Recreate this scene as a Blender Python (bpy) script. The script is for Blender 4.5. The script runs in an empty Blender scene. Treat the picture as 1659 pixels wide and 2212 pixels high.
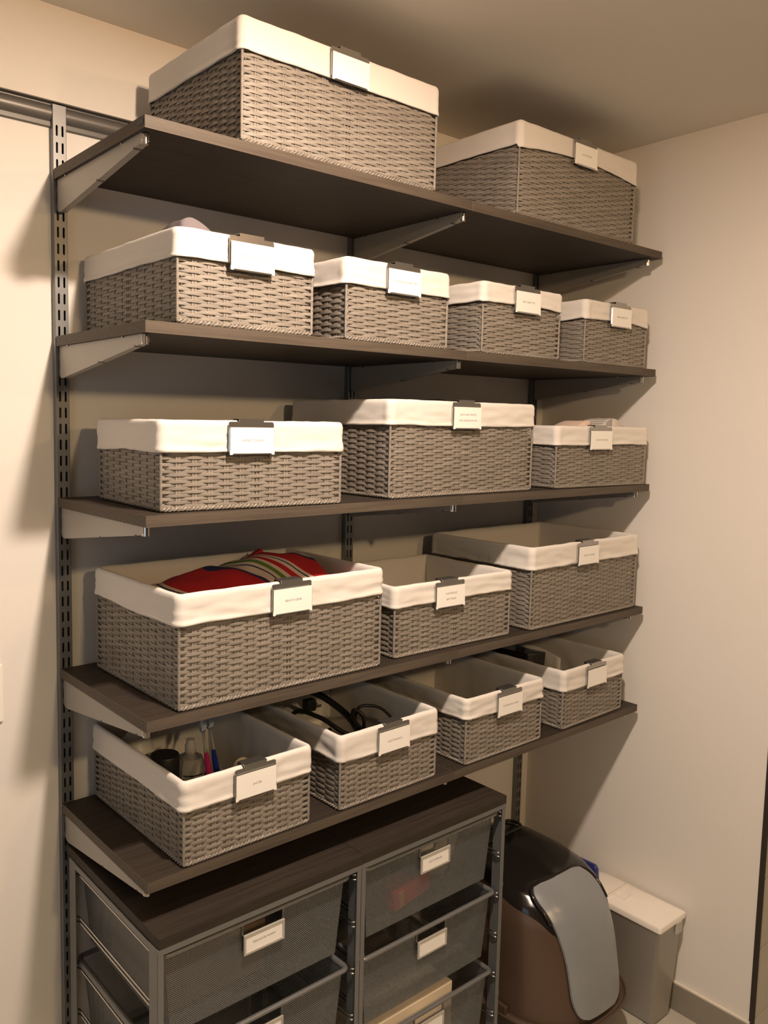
import bpy, bmesh, math, random
from mathutils import Vector, Matrix, noise
C = bpy.context.scene
COL = C.collection
PI = math.pi
random.seed(7)

# ------------------------------------------------------------------ camera
CAM = Vector((-0.6344, -1.6333, 0.7996)); YAW, PITCH, ROLL, FPX = -0.66946, -0.09565, 0.01586, 1792.33
f = Vector((-math.sin(YAW)*math.cos(PITCH), math.cos(YAW)*math.cos(PITCH), math.sin(PITCH)))
r0 = Vector((math.cos(YAW), math.sin(YAW), 0)); u0 = r0.cross(f)
r = r0*math.cos(ROLL) + u0*math.sin(ROLL); u = -r0*math.sin(ROLL) + u0*math.cos(ROLL)
cd = bpy.data.cameras.new('camera'); cam = bpy.data.objects.new('camera', cd); COL.objects.link(cam)
cam.matrix_world = Matrix(((r.x, u.x, -f.x, CAM.x), (r.y, u.y, -f.y, CAM.y), (r.z, u.z, -f.z, CAM.z), (0, 0, 0, 1)))
cd.sensor_fit = 'VERTICAL'; cd.sensor_height = 24.0; cd.lens = FPX*24.0/2212
cd.shift_x = 161.7/2212; cd.shift_y = -22.6/2212
cd.clip_start = 0.02
C.camera = cam

# ------------------------------------------------------------------ world, lights, exposure
w = bpy.data.worlds.new('world'); C.world = w; w.use_nodes = True
w.node_tree.nodes['Background'].inputs[0].default_value = (.55, .75, 1, 1)
w.node_tree.nodes['Background'].inputs[1].default_value = 0.1
C.view_settings.view_transform = 'Standard'; C.view_settings.look = 'None'
C.view_settings.gamma = 1.0; C.view_settings.use_curve_mapping = False
C.view_settings.exposure = 0.12
WARM = (1.0, .80, .585)
def area(name, loc, rot, size, power, col, shape='DISK', sy=None):
    l = bpy.data.lights.new(name, 'AREA'); l.shape = shape; l.size = size
    if sy: l.size_y = sy
    l.energy = power; l.color = col
    o = bpy.data.objects.new(name, l); COL.objects.link(o); o.location = loc; o.rotation_euler = rot
    return o
def bulb(name, loc, power, col, rad=.04):       # the dome of a flush ceiling light: throws light sideways too
    l = bpy.data.lights.new(name, 'POINT'); l.energy = power; l.color = col; l.shadow_soft_size = rad
    o = bpy.data.objects.new(name, l); COL.objects.link(o); o.location = loc
area('ceiling_light_shelves', (.15, -1.07, 1.586), (0, 0, 0), .085, 32, (1, .835, .69))
bulb('ceiling_bulb_shelves', (.15, -1.07, 1.545), 9, (1, .58, .32))
def spot(name, loc, aim, power, col, rad=.06):  # ceiling spot further back in the room, plus an added fill spot
    l = bpy.data.lights.new(name, 'SPOT'); l.energy = power; l.color = col; l.shadow_soft_size = rad; l.spot_size = math.radians(95); l.spot_blend = .8
    o = bpy.data.objects.new(name, l); COL.objects.link(o); o.location = loc
    o.rotation_euler = (Vector(aim)-Vector(loc)).to_track_quat('-Z', 'Y').to_euler()
spot('ceiling_spot_centre', (.10, -3.05, 1.55), (.5, 0, .5), 68, (1, .72, .40))
spot('fill_spot_right', (1.2, -2.8, 1.55), (.5, 0, .5), 27, (1, .58, .28))  # extra spot added to balance the brightness, no known lamp there
area('cool_fill_left', (-1.58, -1.15, .55), (0, -PI/2, 0), .9, 2.5, (.72, .88, 1), 'RECTANGLE', .9)  # added cool fill from the left, through a made-up window

# ------------------------------------------------------------------ materials
def mat(name, col, rough=.6, metal=0, bump=0, bscale=200, var=0, vscale=8, spec=.5, coat=0):
    m = bpy.data.materials.new(name); m.use_nodes = True
    nt = m.node_tree; b = nt.nodes['Principled BSDF']
    b.inputs['Base Color'].default_value = (*col, 1); b.inputs['Roughness'].default_value = rough
    b.inputs['Metallic'].default_value = metal; b.inputs['Specular IOR Level'].default_value = spec
    if coat: b.inputs['Coat Weight'].default_value = coat
    tc = nt.nodes.new('ShaderNodeTexCoord')
    if var:
        n = nt.nodes.new('ShaderNodeTexNoise'); n.inputs['Scale'].default_value = vscale; n.inputs['Detail'].default_value = 4
        nt.links.new(tc.outputs['Object'], n.inputs['Vector'])
        rp = nt.nodes.new('ShaderNodeValToRGB')
        rp.color_ramp.elements[0].position = .3; rp.color_ramp.elements[1].position = .7
        rp.color_ramp.elements[0].color = (*[c*(1-var) for c in col], 1)
        rp.color_ramp.elements[1].color = (*[min(1, c*(1+var)) for c in col], 1)
        nt.links.new(n.outputs['Fac'], rp.inputs[0]); nt.links.new(rp.outputs[0], b.inputs['Base Color'])
    if bump:
        n = nt.nodes.new('ShaderNodeTexNoise'); n.inputs['Scale'].default_value = bscale; n.inputs['Detail'].default_value = 3
        nt.links.new(tc.outputs['Object'], n.inputs['Vector'])
        bp = nt.nodes.new('ShaderNodeBump'); bp.inputs['Strength'].default_value = bump; bp.inputs['Distance'].default_value = .002
        nt.links.new(n.outputs['Fac'], bp.inputs['Height']); nt.links.new(bp.outputs[0], b.inputs['Normal'])
    return m
M = {}
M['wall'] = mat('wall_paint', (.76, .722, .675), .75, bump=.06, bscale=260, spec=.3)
M['wall_dark'] = mat('dark_low_bounce', (.12, .10, .085), .7)  # unseen front wall, darkened to cut the bounced light
M['wall_mid'] = mat('mid_low_bounce', (.42, .39, .35), .8)  # unseen left wall, toned down so less light bounces back
M['ceiling'] = mat('ceiling_paint', (.86, .81, .71), .9, bump=.05, bscale=200, spec=.2)
M['grout'] = mat('grout', (.50, .47, .41), .9, var=.1, vscale=40)
M['tile_floor'] = mat('floor_tile', (.46, .43, .37), .45, var=.08, vscale=5)
M['tile_wall'] = mat('wall_tile', (.58, .55, .47), .3, var=.06, vscale=5)
M['tile_base'] = mat('baseboard_tile', (.25, .225, .18), .5, var=.07, vscale=6)
M['caulk'] = mat('caulk', (.72, .66, .56), .7)
M['black_trim'] = mat('black_trim', (.03, .02, .014), .5)
M['metal'] = mat('platinum_metal', (.205, .208, .208), .38, .5, var=.03, vscale=30)
M['rail'] = mat('rail_metal', (.15, .142, .132), .4, .4)
M['arm'] = mat('bracket_paint', (.36, .34, .31), .42, .25)
M['metal_dark'] = mat('dark_and_shaded_metal', (.10, .095, .09), .6, .3)  # shade behind the upright slots put into the colour; also plain dark metal
M['chrome'] = mat('polished_metal', (.62, .60, .57), .16, 1.0)
M['satin'] = mat('brushed_plate', (.42, .40, .37), .22, .9)
M['card'] = mat('white_card', (.86, .84, .80), .7)
M['ink'] = mat('ink', (.07, .06, .05), .8)
M['liner'] = mat('cotton_liner', (.70, .662, .62), .95, bump=.25, bscale=900, spec=.1)
M['white_plastic'] = mat('white_plastic', (.82, .77, .70), .38)
M['black_plastic'] = mat('black_gloss_plastic', (.012, .010, .009), .12)
M['black_matte'] = mat('black_matte_plastic', (.012, .012, .012), .45)
M['cord'] = mat('cord_rubber', (.012, .012, .013), .4)
M['bronze'] = mat('bronze_plastic', (.125, .080, .056), .36, .5)
M['bronze_dark'] = mat('bronze_base', (.10, .068, .048), .4, .4)
M['smoke'] = mat('smoky_flap', (.235, .25, .265), .28, 0, spec=.6, var=.12, vscale=5)
M['blue_bag'] = mat('navy_bag', (.022, .03, .15), .35)
M['sticker'] = mat('sticker', (.05, .045, .085), .5, var=.6, vscale=400)
M['gold'] = mat('gold_print', (.55, .36, .12), .5)
M['lavender'] = mat('lavender_sheet', (.17, .145, .155), .95, bump=.2, bscale=300)
M['dark_cloth'] = mat('dark_cloth', (.035, .03, .032), .9)
M['blush'] = mat('blush_pillow_cover', (.62, .47, .38), .9, bump=.2, bscale=300)
M['pink'] = mat('pink_handle', (.55, .03, .16), .3)
M['blue'] = mat('blue_handle', (.02, .04, .28), .3)
M['cream'] = mat('cream_box', (.70, .58, .42), .7, var=.06, vscale=9)
M['red'] = mat('red_wrapper', (.62, .04, .025), .4, var=.15, vscale=60)
M['yellow'] = mat('yellow_print', (.62, .42, .10), .5)
M['film'] = mat('white_film_bag', (.70, .68, .62), .4)
M['brown_box'] = mat('brown_card', (.17, .11, .065), .8)
M['switch'] = mat('switch_plastic', (.85, .82, .76), .4)
M['bristle'] = mat('bristle', (.75, .78, .85), .8)

def wicker():
    m = mat('wicker_strand', (.27, .225, .188), .55, bump=.25, bscale=500)
    nt = m.node_tree; b = nt.nodes['Principled BSDF']; tc = nt.nodes['Texture Coordinate']
    n = nt.nodes.new('ShaderNodeTexNoise'); n.inputs['Scale'].default_value = 1; n.inputs['Detail'].default_value = 3
    mp = nt.nodes.new('ShaderNodeMapping'); mp.inputs['Scale'].default_value = (14, 14, 160)
    nt.links.new(tc.outputs['Object'], mp.inputs[0]); nt.links.new(mp.outputs[0], n.inputs['Vector'])
    rp = nt.nodes.new('ShaderNodeValToRGB'); rp.color_ramp.elements[0].position = .3; rp.color_ramp.elements[1].position = .7
    rp.color_ramp.elements[0].color = (.182, .158, .133, 1); rp.color_ramp.elements[1].color = (.266, .234, .199, 1)
    nt.links.new(n.outputs['Fac'], rp.inputs[0]); nt.links.new(rp.outputs[0], b.inputs['Base Color'])
    return m
M['wicker'] = wicker()
def wood(nm='espresso_melamine', c0=(.022, .016, .0122, 1), c1=(.046, .035, .0275, 1)):
    m = mat(nm, (.04, .03, .023), .55, spec=.25)
    nt = m.node_tree; b = nt.nodes['Principled BSDF']; tc = nt.nodes['Texture Coordinate']
    n = nt.nodes.new('ShaderNodeTexNoise'); n.inputs['Scale'].default_value = 1; n.inputs['Detail'].default_value = 6; n.inputs['Roughness'].default_value = .6
    mp = nt.nodes.new('ShaderNodeMapping'); mp.inputs['Scale'].default_value = (5, 120, 260)
    nt.links.new(tc.outputs['Object'], mp.inputs[0]); nt.links.new(mp.outputs[0], n.inputs['Vector'])
    rp = nt.nodes.new('ShaderNodeValToRGB'); rp.color_ramp.elements[0].position = .3; rp.color_ramp.elements[1].position = .72
    rp.color_ramp.elements[0].color = c0; rp.color_ramp.elements[1].color = c1
    nt.links.new(n.outputs['Fac'], rp.inputs[0]); nt.links.new(rp.outputs[0], b.inputs['Base Color'])
    bp = nt.nodes.new('ShaderNodeBump'); bp.inputs['Strength'].default_value = .12; bp.inputs['Distance'].default_value = .001
    nt.links.new(n.outputs['Fac'], bp.inputs['Height']); nt.links.new(bp.outputs[0], b.inputs['Normal'])
    return m
M['wood'] = wood()
M['edge'] = wood('edge_band', (.062, .048, .037, 1), (.115, .092, .070, 1))
def meshmat():
    # fine expanded-metal mesh: real holes far below the size of a modelled piece, cut out by a procedural pattern
    m = mat('wire_mesh', (.205, .213, .217), .38, .55)
    nt = m.node_tree; b = nt.nodes['Principled BSDF']; out = nt.nodes['Material Output']
    uv = nt.nodes.new('ShaderNodeUVMap'); sp = nt.nodes.new('ShaderNodeSeparateXYZ'); nt.links.new(uv.outputs[0], sp.inputs[0])
    def mth(op, a, bb):
        n = nt.nodes.new('ShaderNodeMath'); n.operation = op
        for i, v in enumerate((a, bb)):
            if v is None: continue
            if isinstance(v, (int, float)): n.inputs[i].default_value = v
            else: nt.links.new(v, n.inputs[i])
        return n.outputs[0]
    s = mth('ADD', sp.outputs[0], sp.outputs[1]); d = mth('SUBTRACT', sp.outputs[0], sp.outputs[1])
    a = mth('LESS_THAN', mth('FRACT', mth('MULTIPLY', s, 225), None), .48)
    c = mth('LESS_THAN', mth('FRACT', mth('MULTIPLY', d, 225), None), .32)
    fac = mth('MAXIMUM', a, c)
    tr = nt.nodes.new('ShaderNodeBsdfTransparent'); mx = nt.nodes.new('ShaderNodeMixShader')
    nt.links.new(fac, mx.inputs[0]); nt.links.new(tr.outputs[0], mx.inputs[1]); nt.links.new(b.outputs[0], mx.inputs[2])
    nt.links.new(mx.outputs[0], out.inputs[0])
    return m
M['mesh'] = meshmat()
def frosted(name, col, rough, trans):
    m = mat(name, col, rough); b = m.node_tree.nodes['Principled BSDF']
    b.inputs['Transmission Weight'].default_value = trans; b.inputs['IOR'].default_value = 1.3
    return m
M['frosted'] = frosted('frosted_plastic', (.72, .69, .64), .35, .45)
M['clear'] = frosted('clear_plastic', (.85, .86, .84), .12, .85)
M['glass'] = frosted('window_glass', (1, 1, 1), .02, 1)
def towelmat():
    m = mat('striped_towel', (.6, .1, .1), .95, bump=.3, bscale=500)
    nt = m.node_tree; b = nt.nodes['Principled BSDF']
    uv = nt.nodes.new('ShaderNodeUVMap'); sp = nt.nodes.new('ShaderNodeSeparateXYZ'); nt.links.new(uv.outputs[0], sp.inputs[0])
    fr = nt.nodes.new('ShaderNodeMath'); fr.operation = 'FRACT'; nt.links.new(sp.outputs[0], fr.inputs[0])
    rp = nt.nodes.new('ShaderNodeValToRGB'); rp.color_ramp.interpolation = 'CONSTANT'
    red, wh, nv, gr = (.42, .012, .018, 1), (.62, .50, .42, 1), (.012, .02, .09, 1), (.10, .20, .035, 1)
    stops = [(0, red), (.26, nv), (.31, wh), (.44, nv), (.465, wh), (.54, gr), (.64, wh), (.72, red), (.82, wh), (.88, nv), (.905, wh), (.95, red)]
    e = rp.color_ramp.elements
    e[0].position, e[0].color = stops[0]; e[1].position, e[1].color = stops[-1]
    for p, c in stops[1:-1]:
        x = e.new(p); x.color = c
    nt.links.new(fr.outputs[0], rp.inputs[0]); nt.links.new(rp.outputs[0], b.inputs['Base Color'])
    return m
M['towel'] = towelmat()
def stripemat():
    m = mat('grey_striped_cover', (.5, .5, .5), .9)
    nt = m.node_tree; b = nt.nodes['Principled BSDF']
    uv = nt.nodes.new('ShaderNodeUVMap'); sp = nt.nodes.new('ShaderNodeSeparateXYZ'); nt.links.new(uv.outputs[0], sp.inputs[0])
    fr = nt.nodes.new('ShaderNodeMath'); fr.operation = 'FRACT'; nt.links.new(sp.outputs[1], fr.inputs[0])
    rp = nt.nodes.new('ShaderNodeValToRGB'); rp.color_ramp.interpolation = 'CONSTANT'
    rp.color_ramp.elements[0].color = (.62, .58, .53, 1); rp.color_ramp.elements[1].position = .62; rp.color_ramp.elements[1].color = (.30, .27, .26, 1)
    nt.links.new(fr.outputs[0], rp.inputs[0]); nt.links.new(rp.outputs[0], b.inputs['Base Color'])
    return m
M['stripe'] = stripemat()

# ------------------------------------------------------------------ mesh helpers
class MB:
    def __init__(s): s.v = []; s.f = []; s.uv = []
    def face(s, pts, uv=None):
        i = len(s.v); s.v += [tuple(p) for p in pts]; s.f.append(tuple(range(i, i+len(pts)))); s.uv.append(uv)
    def box(s, x0, x1, y0, y1, z0, z1, ch=0):
        if ch <= 0:
            i = len(s.v)
            s.v += [(x0,y0,z0),(x1,y0,z0),(x1,y1,z0),(x0,y1,z0),(x0,y0,z1),(x1,y0,z1),(x1,y1,z1),(x0,y1,z1)]
            for q in ((0,3,2,1),(4,5,6,7),(0,1,5,4),(1,2,6,5),(2,3,7,6),(3,0,4,7)):
                s.f.append(tuple(i+k for k in q)); s.uv.append(None)
            return
        bm = bmesh.new(); bmesh.ops.create_cube(bm, size=1)
        for v in bm.verts: v.co = ((x0+x1)/2+v.co.x*(x1-x0), (y0+y1)/2+v.co.y*(y1-y0), (z0+z1)/2+v.co.z*(z1-z0))
        bmesh.ops.bevel(bm, geom=bm.edges[:], offset=ch, segments=2, profile=.6, affect='EDGES', clamp_overlap=True)
        s.addbm(bm); bm.free()
    def addbm(s, bm):
        bm.verts.ensure_lookup_table(); i = len(s.v); bm.verts.index_update()
        s.v += [tuple(v.co) for v in bm.verts]
        for fc in bm.faces: s.f.append(tuple(i+v.index for v in fc.verts)); s.uv.append(None)
    def rings(s, rs, close=True, cap0=False, cap1=False):
        i = len(s.v); n = len(rs[0])
        for g in rs: s.v += [tuple(p) for p in g]
        for a in range(len(rs)-1):
            for k in range(n if close else n-1):
                k2 = (k+1) % n
                s.f.append((i+a*n+k, i+a*n+k2, i+(a+1)*n+k2, i+(a+1)*n+k)); s.uv.append(None)
        if cap0: s.f.append(tuple(i+k for k in reversed(range(n)))); s.uv.append(None)
        if cap1: s.f.append(tuple(i+(len(rs)-1)*n+k for k in range(n))); s.uv.append(None)
    def tube(s, pts, rad, n=8, cap=True, closed=False):
        pts = [Vector(p) for p in pts]; R = []; N = len(pts); prev = None
        for k, p in enumerate(pts):
            a = pts[(k-1) % N] if (closed or k) else p; b = pts[(k+1) % N] if (closed or k < N-1) else p
            t = (b-a).normalized()
            if prev is None: prev = t.orthogonal().normalized()
            prev = (prev - t*prev.dot(t)).normalized(); q = t.cross(prev)
            rr = rad[k] if isinstance(rad, (list, tuple)) else rad
            R.append([p + prev*math.cos(2*PI*j/n)*rr + q*math.sin(2*PI*j/n)*rr for j in range(n)])
        if closed: R.append(R[0])
        s.rings(R, True, cap and not closed, cap and not closed)
    def lathe(s, prof, n=24, c=(0, 0, 0)):
        s.rings([[(c[0]+rr*math.cos(2*PI*k/n), c[1]+rr*math.sin(2*PI*k/n), c[2]+z) for k in range(n)] for rr, z in prof], True, True, True)
    def prism(s, poly, axis, a, b):     # poly of 2-D points, extruded along axis
        def P(q, t): return {'x': (t, q[0], q[1]), 'y': (q[0], t, q[1]), 'z': (q[0], q[1], t)}[axis]
        s.rings([[P(q, a) for q in poly], [P(q, b) for q in poly]], True, True, True)
    def build(s, name, m, parent=None, smooth=False, angle=None):
        me = bpy.data.meshes.new(name); me.from_pydata(s.v, [], s.f)
        if any(x is not None for x in s.uv):
            ul = me.uv_layers.new(name='UVMap'); li = 0
            for fc, q in zip(s.f, s.uv):
                for k in range(len(fc)):
                    if q: ul.data[li].uv = q[k]
                    li += 1
        bm = bmesh.new(); bm.from_mesh(me); bmesh.ops.recalc_face_normals(bm, faces=bm.faces[:]); bm.to_mesh(me); bm.free()
        if smooth:
            me.polygons.foreach_set('use_smooth', [True]*len(me.polygons))
            if angle: me.set_sharp_from_angle(angle=math.radians(angle))
        me.materials.append(M[m] if isinstance(m, str) else m)
        o = bpy.data.objects.new(name, me); COL.objects.link(o)
        if parent: o.parent = parent
        return o
def tag(o, label, cat, group=None):
    o['label'] = label; o['category'] = cat
    if group: o['group'] = group
    return o
def thing(name, label, cat, loc=(0, 0, 0), rz=0, group=None):
    o = bpy.data.objects.new(name, None); COL.objects.link(o); o.location = loc; o.rotation_euler = (0, 0, rz); o.empty_display_size = .05
    return tag(o, label, cat, group)
def struct(o): o['kind'] = 'structure'; return o
def link(name, me, parent):
    o = bpy.data.objects.new(name, me); COL.objects.link(o); o.parent = parent; return o

# ------------------------------------------------------------------ the setting
FL, CE, XW, XL, YF, YR = -.867, 1.591, 1.602, -1.6, -4.8, -.752
XR = 2.7
def slab(name, a, m, parent=None):
    b = MB(); b.box(*a); return b.build(name, m, parent)
struct(slab('wall_back', (XL-.1, XW+.1, 0, .1, FL-.1, CE+.1), 'wall'))
struct(slab('wall_right', (XW, XW+.1, YR+.006, .0, FL-.1, CE+.1), 'wall'))
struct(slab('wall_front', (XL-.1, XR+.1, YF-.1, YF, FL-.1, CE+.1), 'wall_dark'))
struct(slab('wall_far', (XR, XR+.1, YF, YR, FL-.1, CE+.1), 'wall'))
wl = MB()       # left wall with an added, unseen window opening for the cool light
wy0, wy1, wz0, wz1 = -1.65, -.65, .05, 1.05
wl.box(XL-.1, XL, YF, wy0, FL-.1, CE+.1); wl.box(XL-.1, XL, wy1, 0, FL-.1, CE+.1)
wl.box(XL-.1, XL, wy0, wy1, FL-.1, wz0); wl.box(XL-.1, XL, wy0, wy1, wz1, CE+.1)
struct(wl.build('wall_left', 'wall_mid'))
wf = MB()
for a in ((wy0, wy0+.04, wz0, wz1), (wy1-.04, wy1, wz0, wz1), (wy0, wy1, wz0, wz0+.04), (wy0, wy1, wz1-.04, wz1)): wf.box(XL-.08, XL-.03, *a)
struct(wf.build('added_window_1', 'switch'))  # frame of the added window, out of view
struct(slab('ceiling', (XL-.1, XR+.1, YF-.1, .1, CE, CE+.1), 'ceiling'))
fl = struct(slab('floor', (XL-.1, XR+.1, YF-.1, .1, FL-.1, FL-.003), 'grout'))
tm = None
for i in range(7):
    for j in range(10):
        x0 = XL + .02 + i*.605 + .0; y1 = -.02 - j*.43
        if x0 + .6 > XR: continue
        b = MB(); b.box(0, .6, -.425, 0, -.02, 0, .0015)
        if tm is None: o = b.build('floor_tile', 'tile_floor', fl); tm = o.data
        else: o = link('floor_tile', tm, fl)
        o.location = (x0-.046, y1-.072, FL)
# tiled return wall past the outside corner, with its black edge strip
we = struct(slab('wall_end', (XW+.0015, XR, YR+.0062, YR+.09, FL-.1, CE+.1), 'grout'))
tm = None
for i in range(3):
    for j in range(13):
        z0 = -.772 + (j-1)*.1955
        b = MB(); b.box(0, .36, -.008, 0, 0, .1925, .0012)
        if tm is None: o = b.build('wall_tile', 'tile_wall', we); tm = o.data
        else: o = link('wall_tile', tm, we)
        if z0 + .19 > CE: o.scale = (1, 1, max(.1, (CE-z0)/.1925))
        o.location = (XW+.003+i*.363, YR+.0055, z0)
        if z0 < FL: o.location.z = FL+.001; o.scale = (1, 1, (z0+.1925-FL-.001)/.1925)
t1 = MB(); t1.box(XW-.0012, XW+.003, YR-.006, YR+.008, FL, CE, .0008); struct(t1.build('trim_1', 'black_trim'))
b = MB(); b.box(XW-.009, XW-.0002, -.748, -.0005, FL, FL+.079, .001); bb = struct(b.build('baseboard_right', 'tile_base'))
b = MB(); b.box(XW-.0085, XW-.0005, -.748, -.0005, FL+.079, FL+.086, .002); b.build('caulk_bead', 'caulk', bb)
b = MB(); b.box(XL, XW-.009, -.009, -.0002, FL, FL+.079, .001); bb = struct(b.build('baseboard_back', 'tile_base'))
sw = thing('switch_plate', 'white switch plate on the wall at the left edge, partly out of view', 'switch', (-.148, 0, .255))
b = MB(); b.box(-.036, .036, -.006, 0, -.058, .058, .002); b.build('plate', 'switch', sw)
b = MB(); b.box(-.016, .016, -.0095, -.005, -.033, .033, .0015); b.build('rocker', 'switch', sw)

# ------------------------------------------------------------------ wall track, uprights, brackets, shelves
ZS = [1.28, .96, .64, .288, 0.0]
SHT, YB, YFR = .0195, -.0185, -.3963
ROW = ['top', 'second', 'middle', 'fourth', 'lowest']
tr = [(0, 1.4085), (-.0135, 1.4085), (-.0140, 1.4060), (-.0045, 1.4045)]
tr += [(-.0045-.0085*math.sin(PI*k/12)**.8, 1.4025-.031*k/12) for k in range(13)] + [(-.0062, 1.3705), (-.0066, 1.3620), (-.0055, 1.3610), (0, 1.3610)]
tk = thing('wall_track', 'grey metal hanging track running along the wall above the top shelf', 'rail', (0, 0, 0))
b = MB(); b.prism(tr, 'x', -.75, 1.598); b.build('rail_profile', 'rail', tk, True, 32)

def upright_mesh(z0, z1):
    b = MB(); W, D, p = .028, .015, .032
    zs = []; z = 1.194
    while z + p*1.5 < z1: z += p
    top = z + p/2
    cols = [(.001, .014, .0083), (.014, .027, .0198)]
    n = 0; zc = z
    while zc - p/2 > z0:
        for x0, x1, xc in cols:
            h, rr = .0104, .0021
            sl = []
            for k in range(7): a = PI*k/6; sl.append((xc+rr*math.cos(a), zc+h-rr+rr*math.sin(a)))
            for k in range(7): a = PI+PI*k/6; sl.append((xc+rr*math.cos(a), zc-h+rr+rr*math.sin(a)))
            cor = [(x1, zc+p/2), (x0, zc+p/2), (x0, zc-p/2), (x1, zc-p/2)]
            P = lambda q, y=-D: (q[0], y, q[1])
            qs = [(0, 3), (3, 6), (7, 10), (10, 13)]
            for ci, (a0, a1) in enumerate(qs):
                for k in range(a0, a1): b.face([P(cor[ci]), P(sl[k]), P(sl[k+1])])
            b.face([P(cor[0]), P(cor[1]), P(sl[3])]); b.face([P(cor[1]), P(cor[2]), P(sl[7]), P(sl[6])])
            b.face([P(cor[2]), P(cor[3]), P(sl[10])]); b.face([P(cor[3]), P(cor[0]), P(sl[0]), P(sl[13])])
            for k in range(14): k2 = (k+1) % 14; b.face([P(sl[k]), P(sl[k2]), P(sl[k2], -D+.0018), P(sl[k], -D+.0018)])
        zc -= p; n += 1
    bot = zc + p/2
    if z1 > top: b.face([(.001, -D, top), (.027, -D, top), (.027, -D, z1), (.001, -D, z1)])
    # rolled edges and side flanges
    for x0, x1, s in ((0, .001, 1), (.027, .028, -1)):
        xo = 0 if s > 0 else .028; xi = .001 if s > 0 else .027
        b.face([(xi, -D, bot), (xi, -D, z1), (xo, -D+.001, z1), (xo, -D+.001, bot)])
        b.face([(xo, -D+.001, bot), (xo, -D+.001, z1), (xo, 0, z1), (xo, 0, bot)])
        xn = xo + s*.0015
        b.face([(xn, -D+.002, bot), (xn, -D+.002, z1), (xn, 0, z1), (xn, 0, bot)])
    b.face([(0, 0, z1), (.028, 0, z1), (.027, -D, z1), (.001, -D, z1)])
    return b, bot
UX = [0.0, .768, 1.527]; UN = ['left', 'middle', 'right']
ub, ubot = upright_mesh(-.845, 1.402)
um = None
for i, x in enumerate(UX):
    t = thing('slotted_upright', 'grey slotted steel upright, %s one of the three on the wall behind the shelves' % UN[i], 'upright', (x, 0, 0), 0, 'slotted uprights carrying the shelves')
    if um is None:
        um = ub.build('slotted_channel', 'metal', t).data
        q = MB(); q.box(.002, .026, -.002, -.0005, ubot, 1.40); ud = q.build('slot_shade_back', 'metal_dark', t).data  # dark sheet standing in for the shade seen through the slots
    else: link('slotted_channel', um, t); link('slot_shade_back', ud, t)
def bracket_meshes():
    a = MB(); y0, y1 = -.0155, -.372
    poly = [(y0, 0), (y0, -.056), (y0-.004, -.061), (y0-.018, -.062), (y1+.006, -.0165), (y1, -.0125), (y1, 0)]
    bm = bmesh.new(); t = MB(); t.prism(poly, 'x', .0075, .0205)
    a = t
    tip = MB(); tip.rings([[(.014+.0066*math.cos(PI*k/8), y1+.004-.0085*math.sin(PI*k/8), z) for k in range(9)] for z in (-.0006, -.0155, -.0175)], True, True, True)
    ps = []; ss = []
    for yy in (-.062, -.302): p = MB(); p.lathe([(.0028, -.002), (.0028, .0035), (.0018, .0045)], 8, (.0066, yy, 0)); ps.append(('shelf_peg', p, 'chrome'))
    for yy in (-.20, -.345):
        s = MB(); ss.append(('notch', s, 'metal_dark')); zz = -.062 + (yy+.0335)/(y1+.006+.0335)*(.0455)
        s.box(.0072, .0208, yy-.003, yy+.003, zz-.0004, zz+.0022)
    return [('arm', a, 'arm'), ('tip_cap', tip, 'chrome')] + ps + ss
ba = bracket_meshes(); bme = None
for ri, z in enumerate(ZS):
    for i, x in enumerate(UX):
        t = thing('shelf_bracket', 'grey tapered steel bracket under the %s of the %s shelf row' % (['left end', 'centre joint', 'right end'][i], ROW[ri]), 'bracket', (x, 0, z-SHT-.0002), 0, 'steel shelf brackets')
        if bme is None:
            bme = [(nm, mb.build(nm, mm, t, mm == 'chrome', 40).data) for nm, mb, mm in ba]
        else:
            for nm, me in bme: link(nm, me, t)
sm = {}
for ri, z in enumerate(ZS):
    for si, (x0, x1) in enumerate(((0.0005, .7826), (.7834, 1.5685))):
        lab = 'dark brown shelf board, %s half of the %s row' % (('left', 'right')[si], ROW[ri])
        if si not in sm:
            b = MB(); b.box(.0006, x1-x0-.0006, YFR+.0006, YB, -SHT, 0, .0003); o = b.build('shelf_board', 'wood'); e = MB(); W_ = x1-x0
            pl = [(0, YB), (0, YFR+.0006), (.0006, YFR), (W_-.0006, YFR), (W_, YFR+.0006), (W_, YB), (W_-.0006, YB), (W_-.0006, YFR+.0006), (.0006, YFR+.0006), (.0006, YB)]
            e.prism(pl, 'z', -SHT, 0); eo = e.build('edge_band', 'edge', o); sm[si] = (o.data, eo.data)
        else:
            o = bpy.data.objects.new('shelf_board', sm[si][0]); COL.objects.link(o); link('edge_band', sm[si][1], o)
        o.location = (x0, 0, z); tag(o, lab, 'shelf', 'dark brown shelf boards')

top_board = [o_ for o_ in bpy.data.objects if o_.name.startswith('shelf_board') and o_['label'].startswith('dark brown shelf board, left half of the top')][0]
b = MB(); b.box(-.0006, .0001, -.392, -.372, -.0125, -.0035); b.build('sticker', 'sticker', top_board)['label'] = 'small dark blue sticker'
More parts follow.
